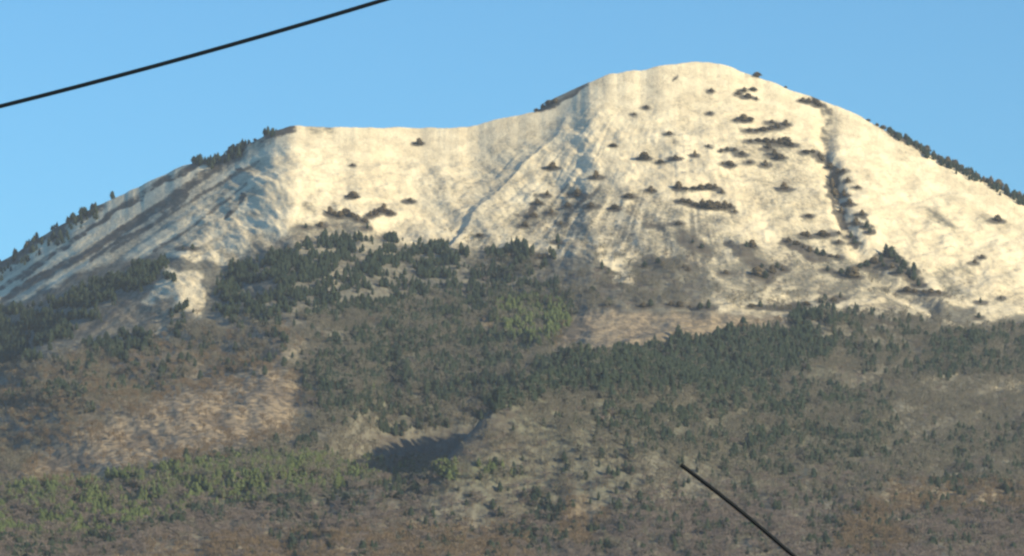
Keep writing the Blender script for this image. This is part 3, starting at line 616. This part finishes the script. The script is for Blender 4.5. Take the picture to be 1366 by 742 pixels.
def forest(name, P, meshes, tk, label):
    me = bpy.data.meshes.new(name); n_ = len(P['co']); me.vertices.add(n_); me.vertices.foreach_set('co', P['co'].astype(np.float32).ravel())
    me.attributes.new('vi', 'INT', 'POINT').data.foreach_set('value', P['vi'].astype(np.int32))
    sc3 = np.stack([P['h'] * P['w'], P['h'] * P['w'], P['h']], 1).astype(np.float32)
    me.attributes.new('scl', 'FLOAT_VECTOR', 'POINT').data.foreach_set('vector', sc3.ravel())
    ro = np.zeros((n_, 3), np.float32); ro[:, 2] = P['rot']; me.attributes.new('rot3', 'FLOAT_VECTOR', 'POINT').data.foreach_set('vector', ro.ravel())
    ob = bpy.data.objects.new(name, me); COL.objects.link(ob); ob['kind'] = 'stuff'; ob['label'] = label
    gt = bpy.data.node_groups.new(name, 'GeometryNodeTree')
    gt.interface.new_socket('Geometry', in_out='INPUT', socket_type='NodeSocketGeometry'); gt.interface.new_socket('Geometry', in_out='OUTPUT', socket_type='NodeSocketGeometry')
    gi = gt.nodes.new('NodeGroupInput'); go = gt.nodes.new('NodeGroupOutput'); L = gt.links.new
    jn = gt.nodes.new('GeometryNodeJoinGeometry')
    def src(mesh):                                     # a planted tree's own part is the source
        for o in bpy.data.objects:
            if o.data is mesh and o.parent is not None: return o
    tko = src(tk)
    for i in range(len(meshes)):
        s = src(meshes[i])
        if s is None: s = src(meshes[0])
        oi = gt.nodes.new('GeometryNodeObjectInfo'); oi.inputs['Object'].default_value = s
        o2 = gt.nodes.new('GeometryNodeObjectInfo'); o2.inputs['Object'].default_value = tko
        j2 = gt.nodes.new('GeometryNodeJoinGeometry'); L(oi.outputs['Geometry'], j2.inputs[0]); L(o2.outputs['Geometry'], j2.inputs[0])
        na = gt.nodes.new('GeometryNodeInputNamedAttribute'); na.data_type = 'INT'; na.inputs['Name'].default_value = 'vi'
        cmp_ = gt.nodes.new('FunctionNodeCompare'); cmp_.data_type = 'INT'; cmp_.operation = 'EQUAL'; L(na.outputs['Attribute'], cmp_.inputs[2]); cmp_.inputs[3].default_value = i
        ip = gt.nodes.new('GeometryNodeInstanceOnPoints'); L(gi.outputs[0], ip.inputs['Points']); L(cmp_.outputs[0], ip.inputs['Selection']); L(j2.outputs[0], ip.inputs['Instance'])
        sa = gt.nodes.new('GeometryNodeInputNamedAttribute'); sa.data_type = 'FLOAT_VECTOR'; sa.inputs['Name'].default_value = 'scl'; L(sa.outputs['Attribute'], ip.inputs['Scale'])
        ra = gt.nodes.new('GeometryNodeInputNamedAttribute'); ra.data_type = 'FLOAT_VECTOR'; ra.inputs['Name'].default_value = 'rot3'; L(ra.outputs['Attribute'], ip.inputs['Rotation'])
        L(ip.outputs[0], jn.inputs[0])
    L(jn.outputs[0], go.inputs[0])
    md = ob.modifiers.new('forest', 'NODES'); md.node_group = gt
    return ob
forest('conifer_forest', con_pts, con_crowns[:6], con_trunk, 'dark and green conifer forest massed on the slopes below the snow')
forest('bare_woodland', bare_pts, bare_crowns, bare_trunk, 'grey brown leafless woodland covering the lower slopes')

# ------------------------------------------------------------------ the two black lines close to the camera
def cable(name, pts, rad, mat, label, cat):
    cu = bpy.data.curves.new('tmp', 'CURVE'); cu.dimensions = '3D'; cu.bevel_depth = rad; cu.bevel_resolution = 3; cu.use_fill_caps = True; cu.resolution_u = 1
    s_ = cu.splines.new('POLY'); s_.points.add(len(pts) - 1)
    for p, q_ in zip(s_.points, pts): p.co = (*q_, 1)
    tmp = bpy.data.objects.new('tmp', cu); COL.objects.link(tmp); dg = bpy.context.evaluated_depsgraph_get()
    me = bpy.data.meshes.new_from_object(tmp.evaluated_get(dg)); bpy.data.objects.remove(tmp); bpy.data.curves.remove(cu)
    me.name = name; me.materials.clear(); me.materials.append(mat); me.polygons.foreach_set('use_smooth', np.ones(len(me.polygons), bool))
    o = bpy.data.objects.new(name, me); COL.objects.link(o); o['label'] = label; o['category'] = cat; return o
M_cable, nt, b = nt_new('black_cable_sheath'); n = N(nt)
tcn = nt.nodes.new('ShaderNodeTexCoord').outputs['Object']
nt.links.new(n.mixc(n.noise(tcn, 3.0, 3), C(.004, .007, .012), C(.008, .012, .018)), b.inputs['Base Color']); b.inputs['Roughness'].default_value = .6
D = 24.0
def at(u, v, y): al, e = ray(u, v); return np.array([float(al) * y, y, CZ + float(e) * y])
a0 = at(0, 142, D); a1 = at(512, 0, D); mid = at(256, 74.5, D)
pts = []
for t in np.linspace(-7, 9, 161):                        # a long span with a slight sag
    p = a0 + (a1 - a0) * t; s = (mid[2] - (a0[2] + a1[2]) / 2) * 4 * t * (1 - t) * .9
    s = max(s, -.0); p[2] += (mid[2] - (a0[2] + a1[2]) / 2) * 4 * t * (1 - t) if -.2 < t < 1.2 else (mid[2] - (a0[2] + a1[2]) / 2) * 4 * t * (1 - t)
    pts.append(tuple(p))
cable('overhead_cable', pts, .0125, M_cable, 'thin black cable crossing the blue sky at upper left', 'cable')
D2 = 16.0
b0 = at(908, 620, D2); b1 = at(1060, 743, D2); bm = at(985, 678.5, D2)
d = (b1 - b0); k_end = (b0[2] + .25) / (b0[2] - b1[2])
pts = []
for t in np.linspace(0, k_end, 60):
    p = b0 + d * t; s = (bm[2] - (b0[2] + b1[2]) / 2); p[2] += s * 4 * t * (1 - t) * (1 if t < 1 else 0); pts.append(tuple(p))
cable('stay_wire', pts, .0082, M_cable, 'short thin black line slanting up from the bottom edge over the brown woods', 'wire')

# ------------------------------------------------------------------ the air
HAZE = 3.2e-5
def box(name, lo, hi):
    V = [(x, y, z) for x in (lo[0], hi[0]) for y in (lo[1], hi[1]) for z in (lo[2], hi[2])]
    Fq = [(0, 1, 3, 2), (4, 6, 7, 5), (0, 4, 5, 1), (2, 3, 7, 6), (0, 2, 6, 4), (1, 5, 7, 3)]
    me = bpy.data.meshes.new(name); me.from_pydata(V, [], Fq); o = bpy.data.objects.new(name, me); COL.objects.link(o); return o
hz = box('haze', (-15100, -15100, float(Z.min()) - 1), (15100, 15100, float(Z.max()) + 25))
hm = bpy.data.materials.new('air'); hm.use_nodes = True; hn = hm.node_tree; hn.nodes.clear()
ho = hn.nodes.new('ShaderNodeOutputMaterial'); pv = hn.nodes.new('ShaderNodeVolumePrincipled'); hn.links.new(pv.outputs[0], ho.inputs['Volume'])
pv.inputs['Color'].default_value = C(.78, .87, 1.0); pv.inputs['Density'].default_value = HAZE; pv.inputs['Anisotropy'].default_value = .2
hz.data.materials.append(hm); hz['kind'] = 'stuff'; hz['label'] = 'thin pale air haze over the slope'

# ------------------------------------------------------------------ light
SUN_EL, SUN_AZ = R(19.5), R(54)                           # azimuth measured from straight behind the camera towards its right
sd = np.array([math.sin(SUN_AZ) * math.cos(SUN_EL), -math.cos(SUN_AZ) * math.cos(SUN_EL), math.sin(SUN_EL)])
from mathutils import Vector
sl = bpy.data.lights.new('sun', 'SUN'); sl.energy = 4.9; sl.angle = R(.5); sl.color = (1.0, .83, .51)
so = bpy.data.objects.new('sun', sl); COL.objects.link(so); so.rotation_euler = Vector(sd).to_track_quat('Z', 'Y').to_euler(); so.location = (300, -300, 400)
w = bpy.data.worlds.new('World'); scene.world = w; w.use_nodes = True; nt = w.node_tree; nt.nodes.clear()
ow = nt.nodes.new('ShaderNodeOutputWorld'); bg = nt.nodes.new('ShaderNodeBackground'); sk = nt.nodes.new('ShaderNodeTexSky'); sk.sky_type = 'NISHITA'
sk.sun_disc = False; sk.sun_elevation = SUN_EL; sk.sun_rotation = math.atan2(sd[0], sd[1]); sk.altitude = 800; sk.air_density = 1.0; sk.dust_density = .3; sk.ozone_density = 1.0
n = N(nt); nt.links.new(n.mixc(1.0, sk.outputs[0], C(.44, .86, 1.10), 'MULTIPLY'), bg.inputs[0]); bg.inputs[1].default_value = .095; nt.links.new(bg.outputs[0], ow.inputs[0])

vs = scene.view_settings; vs.view_transform = 'Standard'; vs.look = 'None'; vs.gamma = 1; vs.use_curve_mapping = False; vs.exposure = 0.68
scene.cycles.filter_width = 2.5
